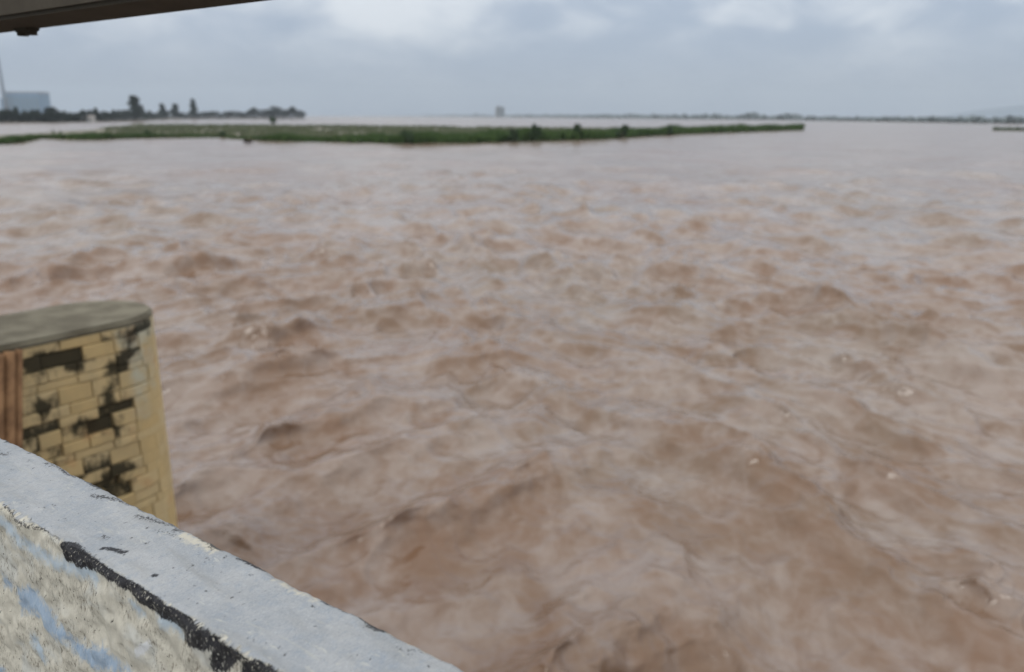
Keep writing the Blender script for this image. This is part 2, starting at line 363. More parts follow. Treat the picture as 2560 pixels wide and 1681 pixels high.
def build_river():
    r = [0.5, 2.0, 3.5, 4.6, 5.4, 6.0]
    while r[-1] < 11500:
        q = r[-1]; r.append(q + min(max(q*q/5600.0, 0.026), q*0.07))
    r = np.array(r); nr = len(r)
    th = np.concatenate([np.linspace(-180, -56, 32)[:-1], np.linspace(-56, 56, 1060), np.linspace(56, 180, 32)[1:-1]])
    th = np.radians(th); nt = len(th)
    Rr, Th = np.meshgrid(r, th, indexing='ij')
    X = Rr*np.sin(Th); Y = Rr*np.cos(Th)
    dth = np.abs(np.gradient(th)); spc = np.maximum(np.gradient(r)[:, None], Rr*dth[None, :])
    FA = math.radians(23.0)                   # flow axis, about 23 deg left of straight ahead
    fx, fy = -math.sin(FA), math.cos(FA)
    Hh = np.zeros_like(X); DX = np.zeros_like(X); DY = np.zeros_like(X); foam = np.zeros_like(X)
    # slow patches of rough and slick water drawn out along the current
    ang = math.atan2(fy, fx)
    P1 = spectrum_tile(512, 260.0, 7, 70, 1.6, 5, 2.6, ang); P2 = spectrum_tile(512, 91.0, 2.5, 14, 1.4, 6, 2.0, ang)
    patch = 0.75*sample(P1[0], P1[3], X, Y) + 0.55*sample(P2[0], P2[3], X, Y)
    P3 = spectrum_tile(512, 53.0, 2.0, 7.0, 1.2, 8, 1.4, ang)
    rough = np.clip(0.74*np.exp(0.26*patch + 0.24*sample(P3[0], P3[3], X, Y)), 0.38, 1.35)
    # lmin, lmax, tile, rms height, seed, choppiness
    bands = [(11.0, 34.0, 331.0, 0.26, 10, 0.5, 0.5), (4.0, 11.0, 97.0, 0.185, 11, 0.7, 0.5), (1.5, 4.5, 61.0, 0.145, 12, 0.60, 1.0), (0.55, 1.7, 29.0, 0.066, 13, 0.68, 1.0), (0.16, 0.6, 17.3, 0.022, 14, 0.75, 1.0)]
    ca, sa = math.cos(0.5), math.sin(0.5)
    chopl = np.zeros_like(X)
    for (l0, l1, L, rms, sd_, chop, pm) in bands:
        N = 1024 if l0 < 1 else 512
        T = spectrum_tile(N, L, l0, l1, 1.7, sd_, 1.6, ang + 0.10)
        T2 = spectrum_tile(N, L*0.737, l0, l1, 1.7, sd_+50, 1.35, ang - 0.25 - 0.5)
        w = np.clip((0.5*(l0+l1)*0.75)/spc - 1.0, 0, 1.5)/1.5
        chopl += (1-w)*0.33; am = rms * (1 - pm + pm*rough) * w / math.sqrt(2)
        X2, Y2 = X*ca - Y*sa, X*sa + Y*ca
        h = sample(T[0], T[3], X, Y) + sample(T2[0], T2[3], X2, Y2)
        dx2 = sample(T2[1], T2[3], X2, Y2); dy2 = sample(T2[2], T2[3], X2, Y2)
        dx = sample(T[1], T[3], X, Y) + dx2*ca + dy2*sa
        dy = sample(T[2], T[3], X, Y) - dx2*sa + dy2*ca
        h = 2.1*np.tanh(h/2.1); Hh += am*(h + 0.10*(h*h - 2.0)*0.5); DX += am*chop*dx; DY += am*chop*dy
        if l0 < 3: foam += w*np.clip(h/1.41 - 1.15, 0, 2)*rough*(0.12 if l0 > 1 else 0.42)
    # a tongue of fast water: oblique ridges fan out either side of its axis
    ax, ay = math.sin(math.radians(160)), math.cos(math.radians(160))
    lat = (X - 1.0)*ay - (Y - 19.0)*ax        # < 0 right of the axis as seen from the bridge
    mR = 1/(1 + np.exp(lat*0.9)); near = np.exp(-(np.hypot(X - 1, Y - 15)/32.0)**2)*0.62 + 0.42
    for (cr_az, mk, sd_, rms, l0, l1, L) in ((50, 1 - mR, 61, 0.19, 1.6, 6.5, 43.0), (-24, mR, 62, 0.19, 1.6, 6.5, 47.0), (38, 1 - mR, 63, 0.048, .55, 1.5, 19.0), (-35, mR, 64, 0.048, .55, 1.5, 21.0)):
        T = spectrum_tile(512, L, l0, l1, 1.7, sd_, crest=math.radians(cr_az))
        w = np.clip((0.5*(l0+l1)*0.75)/spc - 1.0, 0, 1.5)/1.5
        am = rms*(0.4 + 0.6*rough)*mk*near*w
        h = sample(T[0], T[3], X, Y); h = 2.2*np.tanh(h/2.2)
        Hh += am*(h + 0.12*(h*h - 1)); DX += 0.75*am*sample(T[1], T[3], X, Y); DY += 0.75*am*sample(T[2], T[3], X, Y)
    lim = 1.0/np.sqrt(1 + (np.hypot(DX, DY)/0.30)**2); DX *= lim; DY *= lim
    # the swells lean downstream, towards the bridge: steep fronts, long flat backs
    fade = np.clip(2.2/spc - 1, 0, 1)
    DX += 0.6*np.clip(Hh, -.25, .5)*math.sin(math.radians(165))*fade; DY += 0.6*np.clip(Hh, -.25, .5)*math.cos(math.radians(165))*fade
    # bow wave and wake around the pier
    pc = br(10.46, 5.02, 0)
    dp = np.hypot(X - pc[0], Y - pc[1])
    Hh += 0.22*np.exp(-((dp - 1.3)/0.6)**2)
    foam += 0.5*np.exp(-((dp - 1.2)/0.4)**2)
    V = np.stack([X + DX, Y + DY, Hh], -1).reshape(-1, 3)
    idx = np.arange(nr*nt).reshape(nr, nt)
    nx = np.roll(idx, -1, axis=1)
    Q = np.stack([idx[:-1], nx[:-1], nx[1:], idx[1:]], -1).reshape(-1, 4)[:, ::-1]
    o = fast_mesh('river', V, Q, M_WATER, smooth=True)
    attr(o, 'foam', foam); attr(o, 'fine_chop', np.clip(chopl, 0, 1))
    o['kind'] = 'structure'
    return o
build_river()

# ================================================================= far land: banks, island, hill
def ground_strip(name, front, back, zz, mat):
    n = len(front); V = []
    for (a, b) in zip(front, back):
        V += [(a[0], a[1], -0.5), (a[0], a[1], zz*0.4), ((a[0]*.7+b[0]*.3), (a[1]*.7+b[1]*.3), zz), (b[0], b[1], zz*.6), (b[0], b[1], -0.5)]
    Fc = []
    for i in range(n-1):
        for k in range(4): Fc.append((i*5+k, i*5+k+1, (i+1)*5+k+1, (i+1)*5+k))
    o = link_mesh(name, V, Fc, mat, smooth=True); o['kind'] = 'structure'; return o
def interp(tab, x):
    xs = [q[0] for q in tab]
    return [float(np.interp(x, xs, [q[i] for q in tab])) for i in range(1, len(tab[0]))]

# shoreline of the reed island: photo x, waterline y, reed height m
SHORE = [(-260, 374, 2.0), (0, 371, 2.0), (50, 366, 1.7), (100, 355, 1.3), (200, 359, 2.1), (300, 356, 1.6), (420, 352, 1.3), (560, 351, .8), (610, 357, .9), (660, 360, 1.6), (700, 360, 2.0),
         (800, 362, 1.7), (900, 364, 2.3), (1000, 365, 2.9), (1100, 363, 3.1), (1200, 361, 3.4), (1300, 356, 3.6), (1400, 353, 3.3), (1500, 349, 3.3), (1600, 341, 3.4), (1700, 334, 3.4), (1800, 329.5, 3.6), (1900, 325, 3.8), (2005, 320.5, 3.6)]
def leaf_quads(C, size, rs, updown=0.4):
    """quads of about `size` with random facing at centres C"""
    n = len(C); s = size * (0.6 + 0.8*rs.rand(n, 1))
    a = rs.normal(size=(n, 3)); a[:, 2] *= updown; a /= np.linalg.norm(a, axis=1, keepdims=True)
    b = np.cross(a, rs.normal(size=(n, 3))); b /= np.linalg.norm(b, axis=1, keepdims=True)
    V = np.stack([C - a*s*.5, C + b*s*.33, C + a*s*.5, C - b*s*.33], 1).reshape(-1, 3)
    return V, np.arange(4*n).reshape(-1, 4)
def blades(base, h, w, rs, lean=0.35):
    """each plant: three crossed upright blades tapering to a bent tip"""
    V = []; n = len(base)
    out = []
    for k in range(3):
        an = rs.rand(n)*math.pi*2; d = np.stack([np.cos(an), np.sin(an), np.zeros(n)], 1)
        hh = (h*(0.75 + 0.4*rs.rand(n)))[:, None]; ww = (w*(0.7 + 0.6*rs.rand(n)))[:, None]
        la = rs.rand(n)*math.pi*2; ln = np.stack([np.cos(la), np.sin(la), np.zeros(n)], 1)*hh*lean*rs.rand(n, 1)
        up = np.array([[0, 0, 1.0]])
        out.append(np.stack([base - d*ww*.35, base + d*ww*.35, base + up*hh*.6 + ln*.4 + d*ww*.5, base + up*hh + ln, base + up*hh*.62 + ln*.4 - d*ww*.5], 1))
    V = np.concatenate(out, 0).reshape(-1, 3)
    q = np.arange(len(V)).reshape(-1, 5)
    return V, q
def build_island():
    rs = np.random.RandomState(3)
    fr, bk = [], []
    for x in list(range(-260, 2006, 45)) + [2005]:
        y, h = interp(SHORE, x)
        a = on_z(x, y)
        if x < 240: yb = np.interp(x, [-260, 0, 240], [353, 347, 331])
        else: yb = np.interp(x, [240, 300, 900, 1150, 1500, 1800, 2005], [331, 319.5, 317.5, 319, 322, 322.5, 318.6])
        b = on_z(x, yb); fr.append(a + (b-a)*0.02); bk.append(b)
    ground_strip('island_ground', fr, bk, 0.22, M_MUD)
    fr = np.array(fr); bk = np.array(bk)
    def pt(s, q):            # s in 0..1 along, q front..back
        f = s*(len(fr)-1); i = np.minimum(f.astype(int), len(fr)-2); w = (f-i)[:, None]
        A = fr[i]*(1-w)+fr[i+1]*w; B = bk[i]*(1-w)+bk[i+1]*w
        return A, B
    # reeds along the water's edge
    n = 15000; s = rs.rand(n); A, B = pt(s, 0)
    xs = -260 + s*(2265)
    hh = np.interp(xs, [q[0] for q in SHORE], [q[2] for q in SHORE])
    dvec = (B-A); L = np.linalg.norm(dvec, axis=1, keepdims=True); dvec = dvec/np.maximum(L, 1e-6)
    depth = np.minimum(np.interp(xs, [-260, 500, 650, 1000, 2005], [14, 10, 10, 22, 40]), L[:, 0]*0.95)
    off = rs.rand(n)**1.3*depth
    base = A + dvec*off[:, None]; base[:, 2] = 0.0
    clump = np.array([mnoise.noise(Vector((b[0]*.11, b[1]*.11, 0))) for b in base])
    clump2 = np.array([mnoise.noise(Vector((b[0]*.035, b[1]*.035, 4))) for b in base])
    hh = hh*(0.78 + 0.42*np.clip(clump, -.7, .9) + 0.25*clump2)
    keep = (rs.rand(n) < np.interp(xs, [-260, 420, 560, 640, 700, 1000], [1, .9, .35, .5, .9, 1])) & (clump > -0.62)
    V, q = blades(base[keep], np.maximum(hh[keep], .4), np.full(keep.sum(), 0.55), rs)
    o = fast_mesh('reed_bed', V, q, M_REED)
    tag(o, 'long bed of dark green reeds along the flooded island', 'reeds', kind='stuff')
    # pale flooded grass behind
    n = 16000; s = rs.rand(n); A, B = pt(s, 0); q_ = rs.rand(n); xs = -260 + s*2265
    base = A + (B-A)*q_[:, None]; base[:, 2] = 0.05
    cl = np.array([mnoise.noise(Vector((b[0]*.05, b[1]*.03, 2))) for b in base])
    keep = (xs + 260*cl > 240 + 60*rs.rand(n)) & (xs < 1650) & (cl > -.25) & (q_ > .05)
    V, q = blades(base[keep], 0.7 + .7*rs.rand(keep.sum()), np.full(keep.sum(), 0.9), rs)
    o = fast_mesh('flooded_grass', V, q, M_GRASS)
    tag(o, 'pale green grass standing in shallow water behind the reeds', 'grass', kind='stuff')
build_island()

def bush(name, x, y, wpx, hm, label, cat='bush', group=None, mat=None, nleaf=420, seed=0):
    rs = np.random.RandomState(seed); b = on_z(x, y); Y = b[1]
    w = wpx/2010.0*Y
    root = empty(name, (b[0], b[1], 0.0))
    C = []
    for k in range(7):
        c = np.array([rs.uniform(-.36, .36)*w, rs.uniform(-.36, .36)*w, hm*rs.uniform(.3, .74)])
        rr = np.array([w*.26, w*.26, hm*.28]); d = rs.normal(size=(nleaf//7, 3)); d /= np.linalg.norm(d, axis=1, keepdims=True)
        C.append(c + d*rr*(rs.rand(nleaf//7, 1)**.4))
    C = np.concatenate(C); C[:, 2] = np.maximum(C[:, 2], .1)
    V, q = leaf_quads(C, 0.32*max(w, hm)**.7, rs)
    fast_mesh('foliage', V, q, mat or M_BUSH, root)
    Vs, Fs = [], []
    for k in range(4):
        p, f = tube([(0, 0, -.4), (rs.uniform(-.1, .1)*w, rs.uniform(-.1, .1)*w, hm*.4), (rs.uniform(-.3, .3)*w, rs.uniform(-.3, .3)*w, hm*.75)], [.09, .06, .02], 5)
        Fs += [tuple(i+len(Vs) for i in ff) for ff in f]; Vs += p
    link_mesh('stem', Vs, Fs, M_BARK, root)
    tag(root, label, cat, group); return root
GB = 'shrubs growing in the island reeds'
bush('shrub', 1282, 357, 22, 4.6, 'leafy green shrub rising from the reeds right below the hazy tower', group=GB, seed=1)
bush('shrub', 1335, 355, 26, 5.0, 'tallest rounded shrub in the reeds, just right of the hazy tower', group=GB, seed=2)
bush('shrub', 1442, 350, 22, 4.9, 'small pointed shrub standing proud of the middle of the reed bed', group=GB, seed=3)
bush('shrub', 1552, 345, 24, 4.7, 'dark shrub in the reeds halfway between the middle and the island tip', group=GB, seed=4)
bush('shrub', 1665, 336, 22, 4.6, 'shrub in the reeds nearest the thin tip of the island', group=GB, seed=5)
bush('shrub', 1012, 362, 34, 3.6, 'broad dark shrub where the reeds begin to grow tall', group=GB, seed=6)
bush('shrub', 368, 351, 12, 2.6, 'lone dark shrub in the low grass on the left of the island', group=GB, seed=7)
bush('shrub', 552, 350, 12, 2.2, 'small shrub beside the gap in the low island grass', group=GB, seed=8)
bush('driftwood_heap', 619, 363, 22, 1.3, 'dark heap of flood debris at the waterline of the island', 'debris', mat=M_BARK, nleaf=200, seed=9)
bush('flooded_bush', 675, 318, 22, 6.3, 'dark bush standing alone in the water before the far trees', 'bush', seed=10)

# ---------------------------------------------------------------- far banks
BANK = [(-500, 320), (-200, 318), (0, 316), (130, 314.5), (250, 311.5), (340, 309), (420, 304.5), (600, 302), (758, 301.5)]
def bank_y(x): return interp(BANK, x)[0]
fr = [on_z(x, bank_y(x)) for x in range(-500, 760, 60)]
bk = [p*1.0 + np.array([p[0]/p[1]*160, 160, 0]) for p in fr]
ground_strip('far_bank', fr, bk, 0.9, M_MUD)
def tree(x, top, wpx, label, shape='round', seed=0, group=None, ybase=None, mat=None):
    rs = np.random.RandomState(seed)
    b = on_z(x, ybase or bank_y(x)); b = b + np.array([b[0]/b[1]*6, 6, 0]); Y = b[1]
    h = at_depth(x, top, Y)[2]; w = wpx/2010.0*Y*1.35
    root = empty('tree', (b[0], b[1], 0.3))
    Vs, Fs = [], []
    def add(path, rad):
        p, f = tube(path, rad, 6); Fs.extend(tuple(i+len(Vs) for i in ff) for ff in f); Vs.extend(p)
    add([(0, 0, -.6), (.1, 0, h*.25), (rs.uniform(-.3, .3), 0, h*.55), (0, 0, h*.93)], [h*.022, h*.017, h*.011, h*.003])
    C = []
    n = 10 if shape == 'round' else 9
    for k in range(n):
        if shape == 'round':
            fz = rs.uniform(.34, .86); rad = w*.5*math.sqrt(max(.1, 1-((fz-.5)/.5)**2))
            an = rs.rand()*6.28; rr = rs.rand()**.5*rad*.75; cs = w*.26; ch = h*.15
        else:
            fz = .22 + .72*k/(n-1); rad = w*.5*(1.05-fz)**.7; an = rs.rand()*6.28; rr = rs.rand()*rad*.5; cs = w*.36*(1.3-fz*.85); ch = h*.11
        c = np.array([math.cos(an)*rr, math.sin(an)*rr, h*fz])
        add([(0, 0, h*max(.2, fz-.22)), tuple(c*np.array([.6, .6, 1])-np.array([0, 0, h*.05])), tuple(c)], [h*.007, h*.005, h*.002])
        m_ = 170; d = rs.normal(size=(m_, 3)); d /= np.linalg.norm(d, axis=1, keepdims=True)
        C.append(c + d*np.array([cs, cs, ch])*(rs.rand(m_, 1)**.45))
    C = np.concatenate(C); C[:, 2] = np.clip(C[:, 2], h*.12, h*.995)
    V, q = leaf_quads(C, max(.9, h*.085), rs, .5)
    fast_mesh('crown', V, q, mat or M_TREE, root)
    link_mesh('trunk', Vs, Fs, M_BARK, root, smooth=True)
    tag(root, label, 'tree', group); return root
GT = 'trees on the far left bank'
TREES = [
 (-40, 282, 30, 'round', 'dark tree cut by the left edge below the chimney'),
 (16, 276, 26, 'round', 'dark round tree directly below the tall chimney'),
 (40, 277, 16, 'cone', 'narrow dark tree under the left half of the hazy plant'),
 (68, 285, 22, 'round', 'low faint tree under the middle of the hazy plant'),
 (98, 290, 26, 'round', 'low spreading tree under the right end of the hazy plant'),
 (125, 274, 26, 'round', 'dark domed tree just right of the hazy plant'),
 (152, 290, 30, 'round', 'low tree hugging the right side of the domed tree'),
 (185, 288, 30, 'round', 'broad low tree just left of the pale hut'),
 (245, 290, 28, 'round', 'low tree just right of the pale hut'),
 (284, 286, 36, 'round', 'wide flat-topped tree left of the tallest tree'),
 (336, 247, 38, 'cone', 'tallest broad conical tree on the left bank'),
 (372, 287, 26, 'round', 'low bushy tree just right of the tallest conical tree'),
 (405, 266, 20, 'cone', 'leftmost of three slender trees right of the tallest one'),
 (437, 266, 25, 'cone', 'middle and widest of the three slender trees'),
 (482, 254, 20, 'cone', 'tall thin tree, highest of the three slender ones'),
 (522, 282, 40, 'round', 'low wide tree just right of the tall thin tree'),
 (566, 282, 40, 'round', 'low wide tree midway between thin tree and right clump'),
 (601, 284, 26, 'round', 'smallest low tree left of the right clump'),
 (629, 272, 22, 'round', 'upright round tree at the left of the right clump'),
 (658, 276, 26, 'round', 'tree second from left in the right clump'),
 (688, 269, 34, 'round', 'highest full tree in the middle of the right clump'),
 (706, 275, 24, 'round', 'small tree behind the lone flooded bush, right of the full one'),
 (727, 269, 20, 'round', 'pointed tree near the right end of the clump'),
 (746, 279, 24, 'round', 'last low tree at the right end of the bank'),
]
for i, (x, top, w, sh, lab) in enumerate(TREES): tree(x, top, w, lab, sh, 100+i, GT)

def woods(name, pts, hm, n, label, mat, seed, leaf=1.6, deep=25):
    """a far treeline that reads as one mass; pts are photo x, waterline y"""
    rs = np.random.RandomState(seed)
    xs = rs.uniform(pts[0][0], pts[-1][0], n)
    C = []
    for x in xs:
        y = interp(pts, x)[0]; b = on_z(x, y); Y = b[1] + rs.rand()*deep
        k = 0.55 + .5*mnoise.noise(Vector((x*.02, seed, 0))) + .35*mnoise.noise(Vector((x*.09, seed, 2)))
        C.append((b[0]*Y/b[1], Y, rs.rand()**.8*hm*min(1.0, max(.6, b[1]/900))*max(.25, k+.2)))
    V, q = leaf_quads(np.array(C), leaf, rs, .6)
    o = fast_mesh(name, V, q, mat); tag(o, label, 'treeline', kind='stuff'); return o
woods('hedge_line', BANK, 15, 34000, 'low dark hedge and scrub running along the left bank', M_TREE, 21, 1.7, 14)
# hazy far shores
def hor(x): return HOR*2.5 + (x-1280)*math.tan(-ROLL)
FAR1 = [(x, hor(x) + CAM[2]*2010/D) for (x, D) in ((640, 4200), (1000, 4200), (1250, 4200), (1700, 4800), (2000, 5000))]
FAR2 = [(x, hor(x) + CAM[2]*2010/D) for (x, D) in ((1985, 4200), (2200, 3200), (2480, 2300), (2700, 2100))]
FAR3 = [(2478, 318), (2560, 318.5), (2900, 320)]
for nm, PT, dp in (('opposite_shore', FAR1, 500), ('right_shore', FAR2, 260), ('right_spit', FAR3, 30)):
    f_ = [on_z(x, interp(PT, x)[0]) for x in np.linspace(PT[0][0], PT[-1][0], 16)]
    ground_strip(nm, f_, [p + np.array([p[0]/p[1]*dp, dp, 0]) for p in f_], 0.35, M_MUD)
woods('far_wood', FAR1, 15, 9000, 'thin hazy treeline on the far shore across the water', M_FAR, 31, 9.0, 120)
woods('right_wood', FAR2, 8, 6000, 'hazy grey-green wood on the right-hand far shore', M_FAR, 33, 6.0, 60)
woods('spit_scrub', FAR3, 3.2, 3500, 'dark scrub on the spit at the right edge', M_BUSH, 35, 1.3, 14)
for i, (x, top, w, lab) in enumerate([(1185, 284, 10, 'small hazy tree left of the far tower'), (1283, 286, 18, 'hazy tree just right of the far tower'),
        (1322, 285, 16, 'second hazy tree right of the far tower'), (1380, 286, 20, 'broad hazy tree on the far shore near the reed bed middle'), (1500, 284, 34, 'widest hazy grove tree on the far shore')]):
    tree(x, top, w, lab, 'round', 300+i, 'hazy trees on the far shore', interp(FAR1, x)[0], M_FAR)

# hut among the trees
def hut():
    b = on_z(214, bank_y(214)); w, d, h = 9.0, 6.0, 4.2
    root = empty('hut', (b[0], b[1]+5, .3)); root.rotation_euler.z = math.radians(14)
    bm = bmesh.new(); box_bm(bm, (-w/2, -d/2, -1), (w/2, d/2, h)); bm_obj('wall', bm, M_WHITE, root)
    link_mesh('roof', [(-w/2-.4, -d/2-.5, h-.1), (w/2+.4, -d/2-.5, h-.1), (w/2+.4, 0, h+1.9), (-w/2-.4, 0, h+1.9), (-w/2-.4, d/2+.5, h-.1), (w/2+.4, d/2+.5, h-.1)],
              [(0, 1, 2, 3), (3, 2, 5, 4), (0, 3, 4), (1, 5, 2), (0, 4, 5, 1)], M_TILE, root)
    for dx in (-2.9, 2.6):
        bm = bmesh.new(); box_bm(bm, (dx-.5, -d/2-.05, 1.3), (dx+.5, -d/2+.02, 2.6)); bm_obj('window', bm, M_GLASS, root)
    bm = bmesh.new(); box_bm(bm, (-.55, -d/2-.06, 0), (.55, -d/2+.02, 2.2)); bm_obj('door', bm, M_GLASS, root)
    tag(root, 'small pale hut among the trees on the left bank', 'hut')
hut()
def tower():
    b = on_z(1246, interp(FAR1, 1246)[0]); Y = b[1]; h = at_depth(1246, 267, Y)[2]; w = 17/2010*Y
    root = empty('tower_block', (b[0], Y, 0.8)); root.rotation_euler.z = math.radians(20)
    bm = bmesh.new(); box_bm(bm, (-w/2, -w/2, -2), (w/2, w/2, h*.93)); bm_obj('wall', bm, M_CONC, root)
    bm = bmesh.new(); box_bm(bm, (-w*.52, -w*.52, h*.93), (w*.52, w*.52, h*.96)); box_bm(bm, (-w*.42, -w*.2, h*.96), (w*.05, w*.25, h+2)); bm_obj('roof', bm, M_CONC, root)
    for k in range(7):
        for j in range(4):
            x0 = -w*.4 + j*w*.22; z0 = 2 + k*h*.125
            bm = bmesh.new(); box_bm(bm, (x0, -w/2-.15, z0), (x0+w*.13, -w/2+.05, z0+h*.06)); bm_obj('window', bm, M_GLASS, root)
    tag(root, 'hazy grey tower block alone on the far shore', 'tower')
tower()
# power station in the haze
def plant():
    Y = 4200.0
    def X(px): return at_depth(px, 287, Y)[0]
    x0, x1 = X(26), X(109); zt = at_depth(60, 238, Y)[2]
    root = empty('power_plant', (X(60), Y, 0)); cx0 = X(60)
    def part(nm, a, b, y0, y1, z0, z1, mat):
        bm = bmesh.new(); box_bm(bm, (a-cx0, y0, z0), (b-cx0, y1, z1)); return bm_obj(nm, bm, mat, root)
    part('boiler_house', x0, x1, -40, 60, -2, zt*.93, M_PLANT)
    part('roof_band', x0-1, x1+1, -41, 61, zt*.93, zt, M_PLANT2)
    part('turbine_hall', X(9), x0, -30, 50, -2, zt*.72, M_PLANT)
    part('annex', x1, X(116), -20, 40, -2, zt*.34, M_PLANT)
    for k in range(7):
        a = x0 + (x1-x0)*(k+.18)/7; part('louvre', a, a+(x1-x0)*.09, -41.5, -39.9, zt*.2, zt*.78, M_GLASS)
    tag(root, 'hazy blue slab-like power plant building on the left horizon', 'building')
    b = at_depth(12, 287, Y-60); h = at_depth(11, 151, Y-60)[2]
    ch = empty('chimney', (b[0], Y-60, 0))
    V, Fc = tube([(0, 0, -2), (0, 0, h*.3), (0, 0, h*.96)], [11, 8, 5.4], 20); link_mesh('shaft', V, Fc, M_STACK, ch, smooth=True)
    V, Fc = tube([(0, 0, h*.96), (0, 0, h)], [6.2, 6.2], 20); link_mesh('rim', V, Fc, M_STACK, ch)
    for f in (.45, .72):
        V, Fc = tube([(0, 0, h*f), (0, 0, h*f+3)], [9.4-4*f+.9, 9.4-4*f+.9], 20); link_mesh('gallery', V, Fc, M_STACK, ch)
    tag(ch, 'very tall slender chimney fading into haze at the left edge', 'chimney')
plant()
def hill():
    V = []; nx, ny = 60, 10
    for i in range(nx):
        px = 2280 + i*16; Y0 = 10200
        prof = np.interp(px, [2280, 2330, 2420, 2480, 2560, 2700, 2900, 3230], [293, 285, 262, 250, 236, 228, 246, 293])
        for j in range(ny):
            s = j/(ny-1); Y = Y0 + s*1400; hh = at_depth(px, prof, Y0+700)[2]*math.sin(math.pi*min(1, s*1.0))**.8
            b = at_depth(px, 293, Y)
            hh *= .7; V.append((b[0], Y, max(-3, hh + 10*mnoise.noise(Vector((i*.35, j*.6, 1)))*(.2+math.sin(math.pi*s)) - (3 if j in (0, ny-1) else 0))))
    Fc = [(i*ny+j, (i+1)*ny+j, (i+1)*ny+j+1, i*ny+j+1) for i in range(nx-1) for j in range(ny-1)]
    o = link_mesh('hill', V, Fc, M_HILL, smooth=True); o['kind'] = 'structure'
hill()

# ================================================================= bridge: deck, parapet, guard rail, pier
ZT, ZD = 6.30, 5.30                       # parapet top, footway level
P_IN, P_OUT = 0.545, 0.699                # inner and outer edge of the parapet from the camera's foot
def prism(name, a0, a1, p0, p1, z0, z1, mat, parent=None, bevel=0.0):
    bm = bmesh.new(); vs = box_bm(bm, (0, 0, 0), (1, 1, 1))
    for v in vs: v.co = Vector(br(a0+(a1-a0)*v.co.x, p0+(p1-p0)*v.co.y, z0+(z1-z0)*v.co.z))
    return bm_obj(name, bm, mat, parent, bevel)
dk = prism('bridge_deck', -16, 24, -7.5, P_OUT - 0.03, 4.52, ZD, M_DECK); dk['kind'] = 'structure'

def to_av(sx, sy):
    """photo point -> (along, across) on the parapet; across>0 on top from the inner edge, <0 down the inner face"""
    w = on_z(sx, sy, ZT); p = w @ BN
    if p >= P_IN: return (w @ BU, p - P_IN)
    d = ray(sx, sy); k = P_IN/(d @ BN); w = CAM + d*k
    return (w @ BU, w[2] - ZT)
def z1(x, y): return (x/3.4, 1260 + y/3.4)
def z3(x, y): return (x/1.983, 1080 + y/1.983)
def z2(x, y): return (500 + x/3.4, 1300 + y/3.4)
def poly_field(PX, PY, pts):
    """signed distance to a polygon, positive inside"""
    d2 = np.full(PX.shape, 1e9); ins = np.zeros(PX.shape, bool); n = len(pts)
    for i in range(n):
        ax, ay = pts[i]; bx, by = pts[(i+1) % n]
        ex, ey = bx-ax, by-ay; L = ex*ex+ey*ey+1e-12
        tt = np.clip(((PX-ax)*ex+(PY-ay)*ey)/L, 0, 1)
        d2 = np.minimum(d2, (PX-ax-tt*ex)**2 + (PY-ay-tt*ey)**2)
        c = ((ay > PY) != (by > PY)) & (PX < (bx-ax)*(PY-ay)/(by-ay+1e-12)+ax); ins ^= c
    d = np.sqrt(d2); return np.where(ins, d, -d)
def line_field(PX, PY, pts, r):
    d = np.full(PX.shape, 1e9)
    for (ax, ay), (bx, by) in zip(pts[:-1], pts[1:]):
        ex, ey = bx-ax, by-ay; L = ex*ex+ey*ey+1e-12
        tt = np.clip(((PX-ax)*ex+(PY-ay)*ey)/L, 0, 1); d = np.minimum(d, np.hypot(PX-ax-tt*ex, PY-ay-tt*ey))
    return r - d
def smooth_noise(A, B, seed):
    T = spectrum_tile(512, 2.0, .02, .35, 1.5, seed); return sample(T[0], T[3], A, B)
